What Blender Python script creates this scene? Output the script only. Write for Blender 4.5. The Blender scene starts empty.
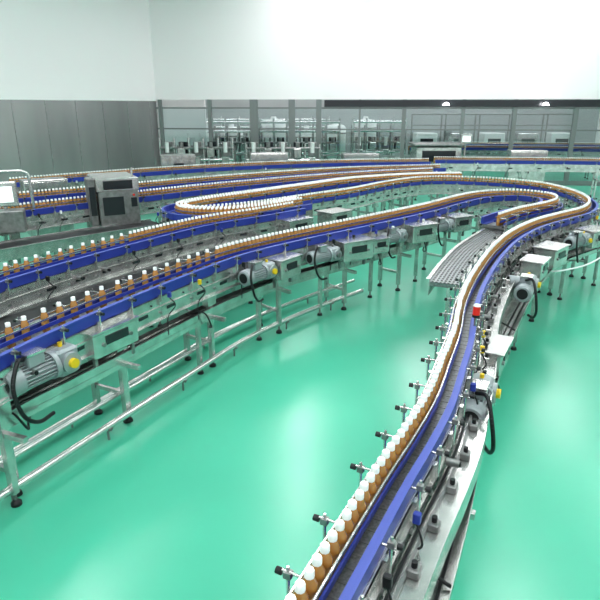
import bpy, math, random
from mathutils import Vector
random.seed(4)
sc=bpy.context.scene
sc.view_settings.view_transform='Standard'
try: sc.view_settings.look='Medium High Contrast'
except Exception: pass
sc.view_settings.exposure=0.0
COL=bpy.context.collection

# ---------------------------------------------------------------- materials
def mat(name,col,rough=.5,metal=0.,noise=0.,nscale=20.,coat=0.,emit=None,es=0.,bump=0.,stretch=None,spec=.5,croug=.1):
    m=bpy.data.materials.new(name);m.use_nodes=True
    nt=m.node_tree;b=nt.nodes['Principled BSDF']
    b.inputs['Base Color'].default_value=(*col,1)
    b.inputs['Roughness'].default_value=rough
    b.inputs['Metallic'].default_value=metal
    b.inputs['Coat Weight'].default_value=coat
    b.inputs['Coat Roughness'].default_value=croug
    b.inputs['Specular IOR Level'].default_value=spec
    if emit:
        b.inputs['Emission Color'].default_value=(*emit,1);b.inputs['Emission Strength'].default_value=es
    if noise or bump:
        tc=nt.nodes.new('ShaderNodeTexCoord');mp=nt.nodes.new('ShaderNodeMapping')
        if stretch: mp.inputs['Scale'].default_value=stretch
        n=nt.nodes.new('ShaderNodeTexNoise');n.inputs['Scale'].default_value=nscale;n.inputs['Detail'].default_value=4
        nt.links.new(tc.outputs['Object'],mp.inputs['Vector']);nt.links.new(mp.outputs['Vector'],n.inputs['Vector'])
        if noise:
            r=nt.nodes.new('ShaderNodeValToRGB')
            r.color_ramp.elements[0].position=.3;r.color_ramp.elements[1].position=.7
            r.color_ramp.elements[0].color=(*[c*(1-noise) for c in col],1)
            r.color_ramp.elements[1].color=(*[min(1,c*(1+noise)) for c in col],1)
            nt.links.new(n.outputs['Fac'],r.inputs['Fac']);nt.links.new(r.outputs['Color'],b.inputs['Base Color'])
        if bump:
            bm=nt.nodes.new('ShaderNodeBump');bm.inputs['Strength'].default_value=bump;bm.inputs['Distance'].default_value=.01
            nt.links.new(n.outputs['Fac'],bm.inputs['Height']);nt.links.new(bm.outputs['Normal'],b.inputs['Normal'])
    return m
STEEL=mat('stainless_steel',(.62,.60,.595),.27,.85,.2,8)
STEELD=mat('dull_steel',(.28,.275,.275),.40,.7,.25,12)
BLUE=mat('blue_guide_plastic',(.035,.055,.32),.35,0)
BELT=mat('steel_slat_chain',(.26,.26,.27),.38,.6,.3,60)
BLUEB=mat('blue_slat_chain',(.06,.085,.36),.45,0)
BLACK=mat('black_rubber',(.012,.012,.014),.5,0)
CAP=mat('white_cap',(.88,.88,.88),.35)
TEA=mat('amber_tea_bottle',(.40,.19,.05),.12,0,coat=.5)
LABEL=mat('bottle_label',(.50,.28,.09),.25)
MOTOR=mat('motor_grey_paint',(.33,.35,.37),.4,.2)
YEL=mat('yellow_plastic',(.75,.5,.02),.4)
RED=mat('red_plastic',(.7,.03,.02),.35)
DARK=mat('dark_tinted_panel',(.03,.033,.038),.2)
SCREEN=mat('display_white',(.8,.85,.85),.3,emit=(.9,1,1),es=.6)
WHITE=mat('white_panel',(.92,.87,.885),.5)
TANK=mat('white_tank',(.72,.73,.73),.35)
PIPEM=mat('pipe_steel',(.70,.69,.69),.22,.85)
BELTK=mat('black_mat_belt',(.018,.018,.02),.45,0,.3,40)
FLOOR=mat('green_epoxy',(.075,.44,.30),.28,0,.15,.30,coat=.25,croug=.2)
def panelmat(name,col,metal,rough):
    return mat(name,col,rough,metal,.22,.5,stretch=(1,1,.25))  # broad light-dark noise in the base colour imitates uneven sheen on the panels
WALLS=panelmat('stainless_wall_panel',(.40,.385,.39),.55,.26)
GREYW=mat('grey_wall_panel',(.40,.40,.41),.5,.0,.08,.4)
FRAME=mat('painted_frame_grey',(.22,.235,.235),.4,.3)
def glassmat():
    m=bpy.data.materials.new('partition_glass');m.use_nodes=True
    nt=m.node_tree;nt.nodes.remove(nt.nodes['Principled BSDF'])
    o=nt.nodes['Material Output']
    t=nt.nodes.new('ShaderNodeBsdfTransparent');t.inputs['Color'].default_value=(.85,.90,.90,1)
    g=nt.nodes.new('ShaderNodeBsdfGlossy');g.inputs['Roughness'].default_value=.03
    mx=nt.nodes.new('ShaderNodeMixShader');mx.inputs[0].default_value=.08
    nt.links.new(t.outputs[0],mx.inputs[1]);nt.links.new(g.outputs[0],mx.inputs[2]);nt.links.new(mx.outputs[0],o.inputs[0])
    return m
GLASS=glassmat()
LAMP=mat('lamp_diffuser',(1,1,1),.5,emit=(1,.985,1),es=15)

# ---------------------------------------------------------------- mesh builder
class MB:
    def __init__(s): s.v=[];s.f=[];s.m=[];s.mats=[];s.sm=[]
    def mi(s,m):
        if m not in s.mats: s.mats.append(m)
        return s.mats.index(m)
    def add(s,vs,fs,m,smooth=False):
        k=len(s.v);s.v+=[tuple(v) for v in vs];i=s.mi(m)
        for f in fs: s.f.append(tuple(a+k for a in f));s.m.append(i);s.sm.append(smooth)
    def box(s,c,size,m,yaw=0.,bev=0.):
        hx,hy,hz=[a/2 for a in size];cy,sy=math.cos(yaw),math.sin(yaw)
        b=min(bev,hx*.9,hy*.9,hz*.9)
        if b<=0:
            pts=[(x,y,z) for z in(-hz,hz) for x,y in((-hx,-hy),(hx,-hy),(hx,hy),(-hx,hy))]
            fs=[(3,2,1,0),(4,5,6,7),(0,1,5,4),(1,2,6,5),(2,3,7,6),(3,0,4,7)]
        else:
            pts=[];rings=[(-hz,b),(-hz+b,0),(hz-b,0),(hz,b)]
            for z,i in rings:
                X,Y=hx-i,hy-i
                pts+=[(-X+b,-Y,z),(X-b,-Y,z),(X,-Y+b,z),(X,Y-b,z),(X-b,Y,z),(-X+b,Y,z),(-X,Y-b,z),(-X,-Y+b,z)]
            fs=[tuple(range(7,-1,-1)),tuple(range(24,32))]
            for r in range(3):
                for a in range(8): fs.append((r*8+a,r*8+(a+1)%8,r*8+8+(a+1)%8,r*8+8+a))
        s.add([(c[0]+x*cy-y*sy,c[1]+x*sy+y*cy,c[2]+z) for x,y,z in pts],fs,m)
    def cyl(s,p,q,r,m,seg=10,r2=None):
        p=Vector(p);q=Vector(q);a=(q-p)
        if a.length<1e-6:return
        a.normalize();u=a.orthogonal().normalized();w=a.cross(u);r2=r if r2 is None else r2
        vs=[];
        for c,rr in((p,r),(q,r2)):
            for i in range(seg):
                t=2*math.pi*i/seg;vs.append(c+u*math.cos(t)*rr+w*math.sin(t)*rr)
        fs=[(i,(i+1)%seg,seg+(i+1)%seg,seg+i) for i in range(seg)]
        s.add(vs,fs,m,True)
        s.add(vs,[tuple(range(seg-1,-1,-1)),tuple(range(seg,2*seg))],m)
    def tube(s,pts,r,m,seg=8):
        for a,b in zip(pts[:-1],pts[1:]): s.cyl(a,b,r,m,seg)
    def cable(s,pts,r,m,seg=6):
        P=[Vector(p) for p in pts];P=[P[0]*2-P[1]]+P+[P[-1]*2-P[-2]];o=[]
        for i in range(1,len(P)-2):
            a,b,c,d=P[i-1:i+3]
            for k in range(6):
                t=k/6;o.append(.5*((2*b)+(c-a)*t+(2*a-5*b+4*c-d)*t*t+(3*b-a-3*c+d)*t**3))
        o.append(P[-2]);s.tube(o,r,m,seg)
    def lathe(s,c,prof,m,seg=10):
        vs=[];n=len(prof)
        for r,z in prof:
            for i in range(seg):
                t=2*math.pi*i/seg;vs.append((c[0]+r*math.cos(t),c[1]+r*math.sin(t),c[2]+z))
        fs=[(j*seg+i,j*seg+(i+1)%seg,(j+1)*seg+(i+1)%seg,(j+1)*seg+i) for j in range(n-1) for i in range(seg)]
        s.add(vs,fs,m,True)
        s.add(vs[-seg:],[tuple(range(seg))],m)
    def sweep(s,path,poly,m,smooth=False):
        n=len(poly);vs=[]
        for x,y,nx,ny in path:
            for o,z in poly: vs.append((x+nx*o,y+ny*o,z))
        fs=[]
        for i in range(len(path)-1):
            for j in range(n): fs.append((i*n+j,i*n+(j+1)%n,(i+1)*n+(j+1)%n,(i+1)*n+j))
        fs.append(tuple(range(n-1,-1,-1)));k=(len(path)-1)*n;fs.append(tuple(range(k,k+n)))
        s.add(vs,fs,m,smooth)
    def rect(s,path,o0,o1,z0,z1,m): s.sweep(path,[(o0,z0),(o1,z0),(o1,z1),(o0,z1)],m)
    def obj(s,name,parent=None):
        me=bpy.data.meshes.new(name);me.from_pydata(s.v,[],s.f)
        for m in s.mats: me.materials.append(m)
        me.polygons.foreach_set('material_index',s.m);me.polygons.foreach_set('use_smooth',s.sm)
        me.update()
        o=bpy.data.objects.new(name,me);COL.objects.link(o)
        if parent:o.parent=parent
        return o

def smooth_path(pts,step=.08):
    P=[Vector(p) for p in pts];P=[P[0]*2-P[1]]+P+[P[-1]*2-P[-2]]
    dense=[]
    for i in range(1,len(P)-2):
        a,b,c,d=P[i-1:i+3]
        for k in range(24):
            t=k/24
            dense.append(.5*((2*b)+(c-a)*t+(2*a-5*b+4*c-d)*t*t+(3*b-a-3*c+d)*t**3))
    dense.append(P[-2])
    for _ in range(12):
        dense=[dense[0]]+[(dense[i-1]+dense[i]*2+dense[i+1])/4 for i in range(1,len(dense)-1)]+[dense[-1]]
    out=[dense[0]];acc=0
    for a,b in zip(dense[:-1],dense[1:]):
        L=(b-a).length
        while acc+L>=step:
            r=(step-acc)/L;a=a.lerp(b,r);out.append(a.copy());L=(b-a).length;acc=0
            if L<1e-9:break
        acc+=L
    res=[]
    for i,p in enumerate(out):
        q=out[min(i+1,len(out)-1)]-out[max(i-1,0)];q.normalize()
        res.append((p.x,p.y,q.y,-q.x))
    return res

BP=[(.026,0),(.033,.008),(.033,.055),(.031,.06),(.031,.11),(.033,.118),(.031,.14),(.018,.172),(.016,.178)]
def bottles(mb,path,off,z,step=.068,seg=9,sparse=None):
    acc=0
    for a,b in zip(path[:-1],path[1:]):
        ax,ay=a[0]+a[2]*off,a[1]+a[3]*off;bx,by=b[0]+b[2]*off,b[1]+b[3]*off
        L=math.hypot(bx-ax,by-ay);
        if L<1e-6: continue
        while acc<L:
            t=acc/L
            c=(ax+(bx-ax)*t+random.uniform(-.003,.003),ay+(by-ay)*t,z)
            st=step
            if sparse and c[1]<sparse[0]: st=sparse[1]*random.uniform(.85,1.2)
            acc+=st
            mb.lathe(c,BP[:3],TEA,seg);mb.lathe(c,BP[2:6],LABEL,seg);mb.lathe(c,BP[5:],TEA,seg)
            mb.lathe(c,[(.0195,.172),(.0195,.198),(.017,.203)],CAP,seg)
        acc-=L

def stations(path,sp,start=.3):
    out=[];d=0;nxt=start
    for a,b in zip(path[:-1],path[1:]):
        L=math.hypot(b[0]-a[0],b[1]-a[1]);d+=L
        if d>=nxt: out.append(b);nxt+=sp
    return out

def conveyor(name,pts,lane=-1,lanes=1,W=.20,top=1.05,tray=None,legsp=1.3,dense=.42,bot=True,legstart=.5,sparse=None,apron=None,near=1):
    """lane=-1 bottles on left of travel, +1 on right ; near = side carrying drives"""
    pa=smooth_path(pts);mb=MB()
    for sd in(-1,1):
        o=sd*W
        mb.rect(pa,min(o,o-sd*.006),max(o,o-sd*.006),top-.21,top+.012,STEEL)
        mb.rect(pa,min(o,o+sd*.03),max(o,o+sd*.03),top-.214,top-.206,STEEL)
        mb.rect(pa,min(o,o-sd*.035),max(o,o-sd*.035),top+.004,top+.012,STEEL)
        mb.rect(pa,min(o,o+sd*.012),max(o,o+sd*.012),top-.09,top-.078,STEEL)
    mb.rect(pa,-W+.008,W-.008,top-.09,top-.06,STEELD)
    w=W-.04
    lo=lane*(W*.40)
    half=.043+.034*(lanes-1)
    mb.rect(pa,-w,w,top-.03,top,BELT)
    for i,(x,y,nx,ny) in enumerate(pa):
        yaw=math.atan2(ny,nx)
        mb.box((x,y,top+.0015),(2*w-.01,.010,.003),STEELD,yaw)
    for o in(lo-half,lo+half):
        mb.rect(pa,o-.006,o+.006,top+.055,top+.085,BLUE)
        mb.rect(pa,o-.004,o+.004,top+.12,top+.135,STEEL)
    o=-lane*(W-.03)
    mb.rect(pa,o-.014,o+.014,top+.015,top+.105,BLUE)
    mb.rect(pa,o-.020,o+.020,top+.105,top+.115,BLUEB)
    e=.075 if W>.14 else .03
    mb.rect(pa,min(o,o+lane*e),max(o,o+lane*e),top+.001,top+.012,BLUEB)
    o=lane*(W-.012)
    mb.rect(pa,o-.008,o+.008,top+.015,top+.06,BLUE)
    for k,(x,y,nx,ny) in enumerate(stations(pa,dense)):
        yaw=math.atan2(ny,nx)
        def at(o,z,t=0): return (x+nx*o-ny*t,y+ny*o+nx*t,z)
        for sd in(-1,1):
            bl=(sd==lane)
            mb.box(at(sd*(W+.012),top-.01),(.02,.04,.10),STEEL,yaw)
            mb.cyl(at(sd*(W+.03),top-.03),at(sd*(W+.03),top+.15),.007,STEEL,6)
            if bl:
                mb.cyl(at(sd*(W+.055),top+.125),at(lo+sd*half,top+.125),.006,STEEL,6)
            else:
                mb.cyl(at(sd*(W+.055),top+.10),at(sd*(W-.03),top+.10),.006,STEEL,6)
                mb.box(at(0,top-.035),(2*W,.02,.02),STEELD,yaw)
            mb.box(at(sd*(W+.03),top+.115),(.03,.028,.028),STEELD,yaw)
            mb.cyl(at(sd*(W+.055),top+.115),at(sd*(W+.08),top+.115),.014,BLACK,8)
            mb.cyl(at(sd*W,top-.14),at(sd*(W+.012),top-.14),.014,STEELD,8)
            mb.box(at(sd*(W+.002),top-.12,.16),(.006,.12,.03),DARK,yaw)
            mb.cyl(at(sd*W,top-.04,-.12),at(sd*(W+.01),top-.04,-.12),.009,DARK,6)
        r=random.random()
        if r<.4:
            sd=near;m=random.choice([BLACK,YEL,BLACK,TANK,BLUE])
            mb.box(at(sd*(W+.05),top+.02,.09),(.035,.03,.055),m,yaw,.004)
            mb.cable([at(sd*(W+.05),top-.01,.09),at(sd*(W+.09),top-.09,.12),at(sd*(W+.04),top-.2,.06),at(sd*(W+.08),top-.36,.0)],.006,BLACK,5)
        elif r<.6:
            mb.cyl(at(near*(W+.02),top-.08,.1),at(near*(W+.09),top-.08,.1),.022,STEELD,10)
            mb.cyl(at(near*(W+.09),top-.08,.1),at(near*(W+.10),top-.08,.1),.016,BLACK,8)
    for x,y,nx,ny in stations(pa,legsp,legstart):
        yaw=math.atan2(ny,nx)
        def at(o,z,t=0): return (x+nx*o-ny*t,y+ny*o+nx*t,z)
        for sd in(-1,1):
            o=sd*(W-.02)
            mb.box(at(o,(top-.2+.10)/2),(.05,.05,top-.2-.10),STEEL,yaw)
            mb.cyl(at(o,.025),at(o,.10),.012,STEELD,8)
            mb.cyl(at(o,0.0),at(o,.022),.04,BLACK,12)
            mb.cyl(at(o,.022),at(o,.045),.038,BLACK,12,.016)
            mb.box(at(o,top-.25),(.08,.14,.12),STEEL,yaw)
        mb.box(at(0,.30),(2*W-.06,.035,.035),STEEL,yaw)
        mb.box(at(near*.09,.60),(2*W+.20,.04,.04),STEEL,yaw)
    if tray:
        tp=smooth_path(tray['pts']);z=tray.get('z',.64);tw=tray.get('w',.09)
        mb.rect(tp,-tw,tw,z,z+.006,STEEL)
        mb.rect(tp,-tw,-tw+.005,z,z+.06,STEEL);mb.rect(tp,tw-.006,tw,z-.05,z+.07,STEEL)
        mb.rect(tp,tw-.02,tw+.006,z+.07,z+.078,STEEL)
        mb.rect(tp,-.05,-.035,z+.008,z+.02,BLACK)
        mb.rect(tp,0,.012,z+.008,z+.02,BLACK)
        for x,y,nx,ny in stations(tp,1.15,.35):
            yaw=math.atan2(ny,nx)
            mb.box((x+nx*.03,y+ny*.03,(z+.1)/2),(.045,.045,z-.1),STEEL,yaw)
            mb.cyl((x+nx*.03,y+ny*.03,0),(x+nx*.03,y+ny*.03,.03),.038,BLACK,12,.03)
            mb.cyl((x+nx*.03,y+ny*.03,.03),(x+nx*.03,y+ny*.03,.11),.012,STEELD,8)
            if random.random()<.6:
                mb.cable([(x-nx*.1,y-ny*.1,z+.02),(x+nx*.12,y+ny*.12,z+.09),(x+nx*.14-ny*.1,y+ny*.14+nx*.1,z-.1),(x-nx*.02-ny*.25,y-ny*.02+nx*.25,z-.15),(x-nx*.05-ny*.4,y-ny*.05+nx*.4,z)],.009,BLACK,6)
    if apron:
        ap=[p for p in pa if apron[0]<p[1]<apron[1] and p[0]<4]
        s_=apron[2]
        a0,a1=s_*(W+.01),s_*(W+.01+apron[3])
        mb.rect(ap,min(a0,a1),max(a0,a1),top-.16,top-.152,STEEL)
        mb.rect(ap,min(a1,a1+s_*.008),max(a1,a1+s_*.008),top-.26,top-.12,STEEL)
        for q in(.03,.06): mb.rect(ap,s_*(W+q)-.007,s_*(W+q)+.007,top-.15,top-.135,BLACK if q<.05 else STEELD)
        for x,y,nx,ny in stations(ap,.33):
            yaw=math.atan2(ny,nx);o=s_*(W+apron[3]*.6)
            mb.box((x+nx*o,y+ny*o,top-.13),(apron[3]*.35,.06,.045),random.choice([STEEL,STEELD,STEELD]),yaw,.006)
            mb.cyl((x+nx*o,y+ny*o,top-.11),(x+nx*o,y+ny*o,top-.08),.014,BLACK,8)
    ob=mb.obj(name)
    if bot:
        bb=MB()
        for k in range(lanes):
            bottles(bb,pa,lo+(k-(lanes-1)/2)*.068,top+.003,sparse=sparse)
        bb.obj('bottles',ob)
    return ob,pa

T=[(-2.7,2.2),(-2.18,3.62),(-1.94,4.1),(-1.63,4.69),(-1.24,5.47),(-.84,6.2),(-.27,7.0),(.44,7.72),(1.48,8.75),(2.35,9.6)]
TR=[(5.15,9.14),(4.25,8.42),(3.5,7.7),(2.75,6.55),(2.17,5.5),(1.76,4.7),(1.38,3.9),(1.08,3.2),(.84,2.6),(.43,1.7)]
M=[(-3.05,1.9),(-2.35,3.37),(-2.17,3.84),(-1.93,4.41),(-1.6,5.1),(-1.12,6.0),(-.72,6.63),(0,7.4),(.9,8.25),(2.1,9.45),(2.82,10.3),(3.5,10.95),(4.2,11.15),(4.62,10.75),(4.5,10.2),(4.1,9.75),(3.5,9.25),(2.95,8.65)]
cm,_=conveyor('bottle_conveyor',M,lane=-1,tray=dict(pts=T),sparse=(6.3,.17))
OR=[(-1.8,9.25),(-.85,9.75),(.19,10.73),(1.0,11.51),(1.99,12.73),(2.95,13.45),(4.19,13.3),(5.15,12.5),(5.37,11.3),(5.20,10.2),(4.71,9.3),(4.06,8.7),(3.41,8.1),(2.80,7.33),(2.29,6.48),(1.80,5.5),(1.45,4.68),(1.22,4.0),(1.01,3.47),(.815,2.99),(.62,2.6),(.40,2.2),(.09,1.6),(-.22,1.0)]
cr,_=conveyor('bottle_conveyor',OR,lane=1,tray=dict(pts=TR,w=.10),W=.115,apron=(1.0,8.6,-1,.15),near=-1,dense=.34)
ACC=[(3.9,14.3),(2.7,14.1),(1.16,13.3),(0,12.15),(-1.15,10.95),(-1.75,10.3),(-2.1,9.7),(-1.9,9.2),(-1.3,9.05),(-.7,9.35),(.1,10.2)]
conveyor('accumulation_conveyor',ACC,lane=-1,lanes=3,W=.24)
B=[(-4.2,3.2),(-3.21,5.11),(-3.04,5.54),(-2.42,6.73),(-1.49,8.2),(-.67,9.0),(0.0,9.7)]
cb,_=conveyor('bottle_conveyor',B,lane=-1,sparse=(7.2,.14))
C=[(-6.2,7.6),(-5.3,8.7),(-4.85,9.16),(-4.19,9.94),(-2.91,11.11),(-1.49,12.35),(1.21,14.2),(3.5,15.2)]
cc,_=conveyor('bottle_conveyor',C,lane=-1,legsp=1.6)
C2=[(-7.2,9.2),(-5.9,10.2),(-4.9,11.1),(-3.5,12.2),(-1.9,13.5),(1.2,15.4),(4,16.2)]
conveyor('bottle_conveyor',C2,lane=-1,legsp=1.6)
conveyor('bottle_conveyor',[(4.3,18.6),(6.5,18.4),(8.6,18.2),(12,17.4)],lane=-1,legsp=2.2,dense=.9)
conveyor('bottle_conveyor',[(4.5,24.2),(8,24.0),(13,23)],lane=-1,legsp=2.2,dense=.9)
conveyor('bottle_conveyor',[(5.0,26.0),(8.5,26.4),(14,25.6)],lane=-1,legsp=2.2,dense=.9)
conveyor('bottle_conveyor',[(-6.5,13.0),(-4.5,14.8),(-2,16.5),(1,17.6),(4,18.0)],lane=-1,legsp=2.2,dense=.9)

def flatbelt(name,pts,W,top,m,legsp=1.4,slats=False,par=None):
    pa=smooth_path(pts);mb=MB()
    mb.rect(pa,-W+.01,W-.01,top-.05,top,m)
    if slats:
        for x,y,nx,ny in pa:
            yaw=math.atan2(ny,nx)
            for k in range(-3,4): mb.box((x+nx*k*W/4,y+ny*k*W/4,top+.002),(W/8,.035,.004),DARK,yaw)
    for sd in(-1,1):
        o=sd*W;mb.rect(pa,min(o,o-sd*.01),max(o,o-sd*.01),top-.16,top+.03,STEEL)
        mb.rect(pa,min(o,o+sd*.03),max(o,o+sd*.03),top+.024,top+.03,STEEL)
    for x,y,nx,ny in stations(pa,legsp,.4):
        yaw=math.atan2(ny,nx)
        for sd in(-1,1):
            o=sd*(W-.03);px,py=x+nx*o,y+ny*o
            mb.box((px,py,(top-.15+.1)/2),(.045,.045,top-.25),STEEL,yaw)
            mb.cyl((px,py,.02),(px,py,.1),.012,STEELD,8);mb.cyl((px,py,0),(px,py,.03),.04,BLACK,12,.025)
        mb.box((x,y,.28),(2*W-.06,.035,.035),STEEL,yaw)
    return mb.obj(name,par)
flatbelt('black_belt_conveyor',[(-3.9,2.9),(-2.85,4.95),(-2.0,6.5),(-1.1,7.9),(-.3,8.75)],.22,.82,BELTK)
flatbelt('black_return_belt',[(-6.3,6.6),(-4.9,8.1),(-3.6,9.5),(-2.6,10.4)],.26,.75,BELTK,par=cc)
flatbelt('steel_plate_conveyor',[(3.0,8.55),(2.33,7.5),(1.88,6.6),(1.55,5.85)],.17,.98,BELT,slats=True)

# ---------------------------------------------------------------- motors
def motor(x,y,z,yaw,sc_=1.,knob=YEL,par=None):
    mb=MB();c,s=math.cos(yaw),math.sin(yaw)
    def w(a,b,h): return (x+(a*c-b*s)*sc_,y+(a*s+b*c)*sc_,z+h*sc_)
    S=sc_
    mb.cyl(w(-.14,0,0),w(.08,0,0),.062*S,MOTOR,20)
    for i in range(20):
        t=2*math.pi*i/20;dy,dz=math.cos(t)*.07,math.sin(t)*.07
        mb.cyl(w(-.13,dy,dz),w(.07,dy,dz),.006*S,MOTOR,4)
    mb.cyl(w(-.20,0,0),w(-.13,0,0),.080*S,MOTOR,20,.084*S)
    mb.cyl(w(-.215,0,0),w(-.20,0,0),.066*S,MOTOR,20,.080*S)
    mb.cyl(w(-.218,0,0),w(-.214,0,0),.05*S,BLACK,16)
    mb.cyl(w(.07,0,0),w(.10,0,0),.085*S,MOTOR,20)
    mb.box(w(-.03,0,.09),(.11*S,.10*S,.07*S),MOTOR,yaw,.008)
    mb.box(w(-.03,0,.13),(.12*S,.11*S,.012*S),STEEL,yaw)
    mb.box(w(.17,.01,0),(.15*S,.14*S,.17*S),MOTOR,yaw,.02)
    mb.cyl(w(.17,.08,0),w(.17,.19,0),.06*S,MOTOR,18)
    mb.cyl(w(.17,.19,0),w(.17,.26,0),.022*S,STEEL,12)
    mb.cyl(w(.17,-.06,0),w(.17,-.085,0),.062*S,MOTOR,18)
    mb.cyl(w(.17,-.085,0),w(.17,-.11,0),.03*S,knob,14)
    mb.cyl(w(.17,.01,.085),w(.17,.01,.11),.014*S,knob,8)
    mb.cable([w(-.08,0,.10),w(-.16,-.07,.13),w(-.24,-.12,.02),w(-.22,-.14,-.14),w(-.12,-.11,-.24),w(.02,-.05,-.27)],.012*S,BLACK,7)
    return mb.obj('gear_motor',par)
A=math.atan2(.87,.49)
motor(-1.95,3.84,.93,A,1.3)
motor(-.50,6.38,.94,A-.1,1.15,YEL)
motor(.30,7.25,.93,A-.35,1.1,STEELD)
motor(1.38,8.36,.93,A-.35,1.1,STEELD)
motor(2.3,9.15,.93,A-.35,1.1,STEELD)
motor(1.21,3.45,.88,A+.05,1.15)
motor(2.48,5.95,.90,A,1.15)
motor(4.05,8.15,.92,A-.4,1.1)
motor(4.85,8.85,.92,A-.4,1.1)

def housing(x,y,z,yaw,sx=.42,sy=.26,sz=.22,par=None):
    mb=MB();c,s=math.cos(yaw),math.sin(yaw)
    mb.box((x,y,z),(sx,sy,sz),STEEL,yaw,.012)
    mb.box((x,y,z+sz/2+.008),(sx+.03,sy+.03,.014),STEEL,yaw)
    for k in(-.3,.3):
        px,py=x+k*sx*c+sy*.5*s,y+k*sx*s-sy*.5*c
        mb.cyl((px,py,z),(px+.012*s,py-.012*c,z),.018,STEELD,10)
    mb.box((x+(sy/2+.004)*s,y-(sy/2+.004)*c,z+.03),(sx*.5,.006,sz*.35),DARK,yaw)
    for k in(-1,1):
        mb.box((x+k*(sx/2-.04)*c,y+k*(sx/2-.04)*s,z-sz/2-.06),(.03,.03,.12),STEELD,yaw)
    return mb.obj('drive_housing',par)
housing(-.22,6.78,.92,A-.1,.4,.3,.24,cm)
housing(.72,7.68,.92,A-.5,.5,.34,.26,cm)
housing(1.08,8.02,.90,A-.5,.3,.3,.2,cm)
housing(1.85,8.78,.92,A-.5,.5,.34,.26,cm)
housing(2.65,9.5,.92,A-.5,.4,.3,.24,cm)
housing(-1.62,4.55,.90,A,.5,.12,.22,cm)
housing(-2.25,3.1,.90,A,.5,.12,.22,cm)
housing(3.35,7.4,.90,A-.25,.45,.30,.24,cr)
housing(2.88,6.75,.90,A-.1,.36,.26,.22,cr)
housing(4.45,8.5,.90,A-.5,.45,.32,.24,cr)
housing(1.62,4.25,.86,A,.40,.12,.18,cr)
housing(-.1,9.2,.92,A-.3,.5,.36,.26,cb)
housing(.6,9.9,.92,A-.3,.5,.36,.26,cb)

mb=MB()
bx,by=1.37,4.15
mb.cyl((bx,by,.85),(bx,by,1.24),.012,STEEL,8);mb.cyl((bx,by,1.24),(bx,by,1.26),.03,BLACK,12)
mb.cyl((bx,by,1.26),(bx,by,1.33),.028,RED,14);mb.cyl((bx,by,1.33),(bx,by,1.345),.03,TANK,14,.02)
mb.obj('signal_beacon',cr)

mb=MB()
pp=smooth_path([(-2.75,2.3),(-2.1,3.55),(-1.62,4.5),(-1.15,5.4),(-.62,6.4),(.2,7.45),(1.0,8.3)])
pts=[(a[0],a[1],.13) for a in pp[::4]];mb.tube(pts,.032,PIPEM,10)
pts=[(a[0]-a[2]*.16,a[1]-a[3]*.16,.26) for a in pp[::4]];mb.tube(pts,.022,PIPEM,8)
pts=[(a[0]-a[2]*.45,a[1]-a[3]*.45,.10) for a in pp[::4]];mb.tube(pts,.03,PIPEM,8)
for a in stations(pp,1.0,.3):
    mb.cyl((a[0],a[1],0),(a[0],a[1],.11),.012,STEELD,6);mb.box((a[0],a[1],.11),(.08,.05,.02),STEELD)
    mb.cyl((a[0]-a[2]*.45,a[1]-a[3]*.45,0),(a[0]-a[2]*.45,a[1]-a[3]*.45,.08),.012,STEELD,6)
mb.obj('floor_pipe',cm)
mb=MB()
mb.cyl((4.75,8.3,0),(4.75,8.3,1.25),.018,PIPEM,8)
mb.cable([(3.2,7.3,.70),(3.6,7.5,.66),(4.1,7.75,.70),(4.6,8.1,.86),(4.75,8.3,1.0)],.012,TANK,8)
mb.obj('air_hose',cr)

# ---------------------------------------------------------------- inspection machines on the left
def machine(x,y,yaw):
    mb=MB();c,s=math.cos(yaw),math.sin(yaw)
    def w(a,b,h): return (x+a*c-b*s,y+a*s+b*c,h)
    for a in(-.30,.30):
        for b in(-.36,.36): mb.box(w(a,b,.42),(.05,.05,.84),STEEL,yaw);mb.cyl(w(a,b,0),w(a,b,.03),.04,BLACK,10)
    mb.box(w(0,-.40,1.05),(.70,.16,.62),STEELD,yaw,.015)
    mb.box(w(0,.40,1.05),(.70,.16,.62),STEELD,yaw,.015)
    mb.box(w(0,0,1.47),(.74,.98,.24),STEEL,yaw,.02)
    mb.box(w(0,-.50,1.47),(.5,.012,.15),DARK,yaw)
    mb.box(w(-.1,-.485,1.1),(.36,.012,.32),DARK,yaw)
    mb.box(w(.26,-.49,1.15),(.1,.02,.16),DARK,yaw);mb.cyl(w(.26,-.49,1.28),w(.26,-.52,1.28),.02,RED,10)
    mb.box(w(-.44,-.3,.95),(.14,.3,1.3),STEELD,yaw,.02)
    mb.box(w(-.44,-.46,1.2),(.1,.012,.5),DARK,yaw)
    mb.cyl(w(.3,-.3,1.58),w(.3,-.3,1.74),.02,STEEL,8)
    return mb.obj('inspection_machine')
machine(-3.45,10.6,math.atan2(1.17,1.28)-.25)
mb=MB()
mb.cyl((-4.66,9.0,0),(-4.66,9.0,1.35),.03,STEEL,10);mb.cyl((-4.66,9.0,0),(-4.66,9.0,.03),.14,STEELD,16)
mb.box((-4.66,9.0,1.48),(.40,.16,.38),STEEL,.35,.015)
mb.box((-4.66+.03,9.0-.085,1.48),(.28,.012,.24),SCREEN,.35)
mb.box((-4.66,9.02,1.05),(.5,.3,.35),STEELD,.35,.015)
mb.obj('touchscreen_stand')
mb=MB()
ar=[(-5.15,9.3,0),(-5.15,9.3,1.66),(-5.12,9.32,1.74),(-5.05,9.35,1.78),(-4.58,9.52,1.78),(-4.50,9.55,1.74),(-4.48,9.56,1.66),(-4.48,9.56,0)]
mb.tube(ar,.026,PIPEM,10);mb.obj('tubular_arch')
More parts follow.
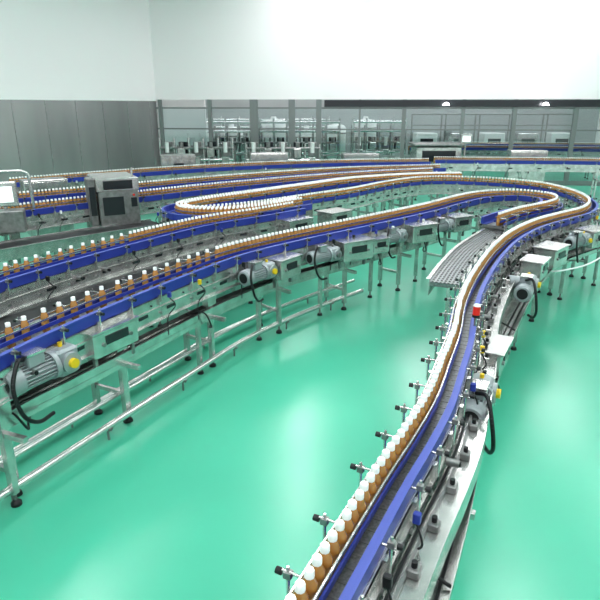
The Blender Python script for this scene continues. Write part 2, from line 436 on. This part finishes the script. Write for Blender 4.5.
def cabinet(x,y,yaw,w_=.9,h=1.5,d=.5):
    mb=MB();mb.box((x,y,h/2+.08),(w_,d,h),STEEL,yaw,.012);c,s=math.cos(yaw),math.sin(yaw)
    mb.box((x,y,.04),(w_-.1,d-.1,.08),DARK,yaw)
    for k in(-1,1):
        a=k*w_/4;px,py=x+a*c+(d/2+.006)*s,y+a*s-(d/2+.006)*c
        mb.box((px,py,h/2+.08),(w_/2-.03,.012,h-.08),STEEL,yaw,.004)
        mb.box((x-k*-.04*c+(d/2+.02)*s,y+k*.04*s-(d/2+.02)*c,h*.55),(.02,.02,.14),BLACK,yaw)
    mb.box((x+(d/2+.015)*s,y-(d/2+.015)*c,h*.85),(w_*.3,.01,.1),DARK,yaw)
    return mb.obj('control_cabinet')
cabinet(-5.6,12.6,.6,.9,1.2)
cabinet(-3.6,17.2,.3,1.0,1.35)
cabinet(-1.0,18.6,.2,1.2,1.3)
cabinet(2.0,19.6,.1,1.2,1.2)
cabinet(7.6,19.6,-.1,1.2,1.3)

# ---------------------------------------------------------------- back area equipment
def tank(x,y,r,h,m=TANK):
    mb=MB()
    mb.lathe((x,y,0),[(r*.3,.42),(r,.62),(r,h-.15),(r*.8,h-.04),(r*.25,h),(r*.2,h+.12)],m,24)
    for i in range(3):
        t=i*2.094+.4;mb.cyl((x+r*.8*math.cos(t),y+r*.8*math.sin(t),0),(x+r*.8*math.cos(t),y+r*.8*math.sin(t),.75),.05,STEEL,8)
    for z in(.8,h-.4): mb.cyl((x,y,z),(x,y,z+.05),r*1.015,STEEL,24)
    mb.cyl((x,y,.1),(x,y,.45),.05,STEEL,8)
    return mb.obj('process_tank')
for x,y,r,h in[(-5.6,26,.55,2.2),(-4.3,26.2,.5,2.1),(-3.0,26,.5,1.9),(-1.2,27,.6,2.2),(.3,27,.5,1.8),(1.6,26.5,.45,2.0),(3.0,27.2,.5,2.2)]: tank(x,y,r,h)
def skid(x,y,n=4,w_=2.2,h=2.3):
    mb=MB()
    for i in range(n+1): 
        px=x+i*w_/n;mb.cyl((px,y,0),(px,y,h),.04,PIPEM,8);mb.cyl((px,y+.6,0),(px,y+.6,h-.3),.04,STEELD,8)
    for z in(.5,.95,1.35,1.8,2.15):
        if z<h: mb.cyl((x,y,z),(x+w_,y,z),.05,PIPEM if z!=1.35 else STEELD,8)
    for i in range(n): 
        px=x+(i+.5)*w_/n;mb.box((px,y-.08,.9+.3*(i%2)),(.25,.16,.3),STEEL,0,.01);mb.cyl((px,y-.1,.3),(px,y-.1,.75),.12,TANK,12)
        mb.cyl((px,y-.05,1.2),(px,y-.05,1.55),.07,STEELD if i%2 else TANK,10)
        mb.box((px,y+.3,1.3),(.3,.2,.5),DARK if i%2 else STEELD,0,.01)
    return mb.obj('pipe_rack')
skid(-5.0,23.9,6,3);skid(-1.6,24.0,6,3.2);skid(2.2,24.6,4,2.2);skid(-4.6,28.5,7,6)
skid(-5.0,21.0,5,2.6,1.7);skid(-1.9,20.8,5,2.6,1.5)
mb=MB()
mb.box((4.6,19.9,1.15),(1.5,1.0,.7),STEEL,.0,.03);mb.box((4.6,19.39,1.2),(1.1,.02,.35),DARK);mb.box((4.6,19.9,1.56),(1.7,1.1,.08),STEELD,0,.02)
for a in(-.65,.65):
    for b in(-.4,.4): mb.box((4.6+a,19.9+b,.4),(.07,.07,.8),STEEL)
mb.cyl((5.5,19.6,0),(5.5,19.6,1.7),.03,STEEL,8);mb.box((5.5,19.55,1.75),(.35,.1,.28),STEEL,0,.01);mb.box((5.5,19.49,1.75),(.26,.01,.18),SCREEN)
mb.obj('shrink_tunnel_machine')
mb=MB()
for i in range(5):
    X=6.0+i*1.6
    mb.box((X,28.4,.9),(1.0,.9,1.3),STEEL if i%2 else TANK,0,.03);mb.box((X,27.93,1.1),(.6,.02,.4),DARK);mb.box((X,28.4,.12),(.9,.8,.25),DARK)
    for a in(-.7,.7): mb.cyl((X+a,28.2,0),(X+a,28.2,2.4),.04,STEELD,8)
mb.cyl((5.3,28.2,2.4),(13.1,28.2,2.4),.04,STEELD,8)
mb.cyl((5.3,28.2,1.9),(13.1,28.2,1.9),.03,STEELD,8)
mb.obj('packing_machine')

# ---------------------------------------------------------------- room
def slab(name,p,q,z0,z1,th,m,side=1):
    mb=MB();dx,dy=q[0]-p[0],q[1]-p[1];L=math.hypot(dx,dy)
    nx,ny=-dy/L*side,dx/L*side
    cx,cy=(p[0]+q[0])/2+nx*th/2,(p[1]+q[1])/2+ny*th/2
    mb.box((cx,cy,(z0+z1)/2),(L,th,z1-z0),m,math.atan2(dy,dx));return mb.obj(name)
mb=MB();mb.box((0,13,-.1),(44,46,.2),FLOOR);mb.obj('floor')
mb=MB();mb.box((0,13,7.6),(44,46,.2),WHITE);mb.obj('ceiling')
WA=(-15.5,4.3);WB=(-5.45,22.8);WC=(12.5,21.0)
slab('wall_left',WA,WB,0,2.95,.15,WALLS)
slab('wall_left_upper',WA,WB,2.95,7.5,.15,WHITE)
mb=MB();dx,dy=WB[0]-WA[0],WB[1]-WA[1];L=math.hypot(dx,dy);ux,uy=dx/L,dy/L;yw=math.atan2(dy,dx)
n=int(L/1.15)
for i in range(n+1):
    d=i*1.15;mb.box((WA[0]+ux*d+uy*.004,WA[1]+uy*d-ux*.004,1.475),(.012,.008,2.95),STEELD,yw)
mb.box(((WA[0]+WB[0])/2+uy*.01,(WA[1]+WB[1])/2-ux*.01,.06),(L,.03,.12),STEELD,yw)
mb.obj('trim_1')
slab('wall_back_upper',WB,WC,3.0,7.5,.15,WHITE)
slab('wall_far',(-14,31),(20,31),0,7.5,.15,GREYW)
slab('wall_right',(15.5,-6),(15.5,31),0,7.5,.15,WHITE,-1)
slab('wall_back_panel',(-5.9,23.6),(-3.7,23.4),1.2,3.05,.1,WHITE)
pw=MB();pdx,pdy=WC[0]-WB[0],WC[1]-WB[1];PL=math.hypot(pdx,pdy);pyaw=math.atan2(pdy,pdx)
def pt(X): 
    t=(X-WB[0])/pdx;return (X,WB[1]+pdy*t)
for X,wd in[(-5.3,.12),(-3.4,.14),(-1.72,.30),(-.3,.24),(.7,.2),(2.2,.07),(3.8,.14),(5.9,.12),(7.7,.14),(9.8,.14),(12.3,.12)]:
    x,y=pt(X);pw.box((x,y,1.50),(wd,.14,3.0),FRAME,pyaw)
cx,cy=(WB[0]+WC[0])/2,(WB[1]+WC[1])/2
for z,h in((2.70,.06),(1.0,.05),(1.95,.05)): pw.box((cx,cy,z),(PL,.07,h),FRAME,pyaw)
pw.box((cx,cy,.08),(PL,.1,.16),FRAME,pyaw)
x0,y0=pt(.9);x1,y1=WC
pw.box(((x0+x1)/2,(y0+y1)/2-.02,2.86),(math.hypot(x1-x0,y1-y0),.2,.24),DARK,pyaw)  # added dark strip, stands in for the dark room beyond the partition top
pw.obj('partition_frame')
slab('window_1',(WB[0]+.1,WB[1]),(WC[0]-.1,WC[1]),.16,2.70,.012,GLASS)
for X in(5.2,8.6):
    x,y=pt(X);mb=MB();mb.cyl((x,y-.35,2.80),(x,y-.35,2.89),.12,LAMP,14,.05);mb.cyl((x,y-.35,2.89),(x,y-.1,2.93),.02,DARK,6);mb.obj('beam_lamp')

for i,x in enumerate((-9,-4.5,0,4.5,9)):
    for j,y in enumerate((-3,1,5,9,13,17,20)):
        if x<-4 and y>16: continue
        if x<-8 and y>10: continue
        mb=MB();mb.box((x,y,7.44),(.9,2.4,.10),WHITE,0,.02);mb.box((x,y,7.38),(.78,2.28,.02),LAMP);mb.obj('ceiling_lamp')
for x in(-4,0,4,8,12):  # unseen rear-room lamps, added to brighten the equipment behind the glass
    for y in(24.5,28.5):
        mb=MB();mb.box((x,y,7.44),(2.4,.9,.10),WHITE,0,.02);mb.box((x,y,7.38),(2.3,.8,.02),LAMP);mb.obj('ceiling_lamp')

w=bpy.data.worlds.new('w');sc.world=w;w.use_nodes=True
w.node_tree.nodes['Background'].inputs[0].default_value=(.95,1,1,1);w.node_tree.nodes['Background'].inputs[1].default_value=1.0

cam=bpy.data.cameras.new('camera');cam.sensor_width=36;cam.lens=34.14
o=bpy.data.objects.new('camera',cam);COL.objects.link(o);o.location=(0,0,2.8);o.rotation_euler=(math.radians(90-18.9),0,0)
sc.camera=o
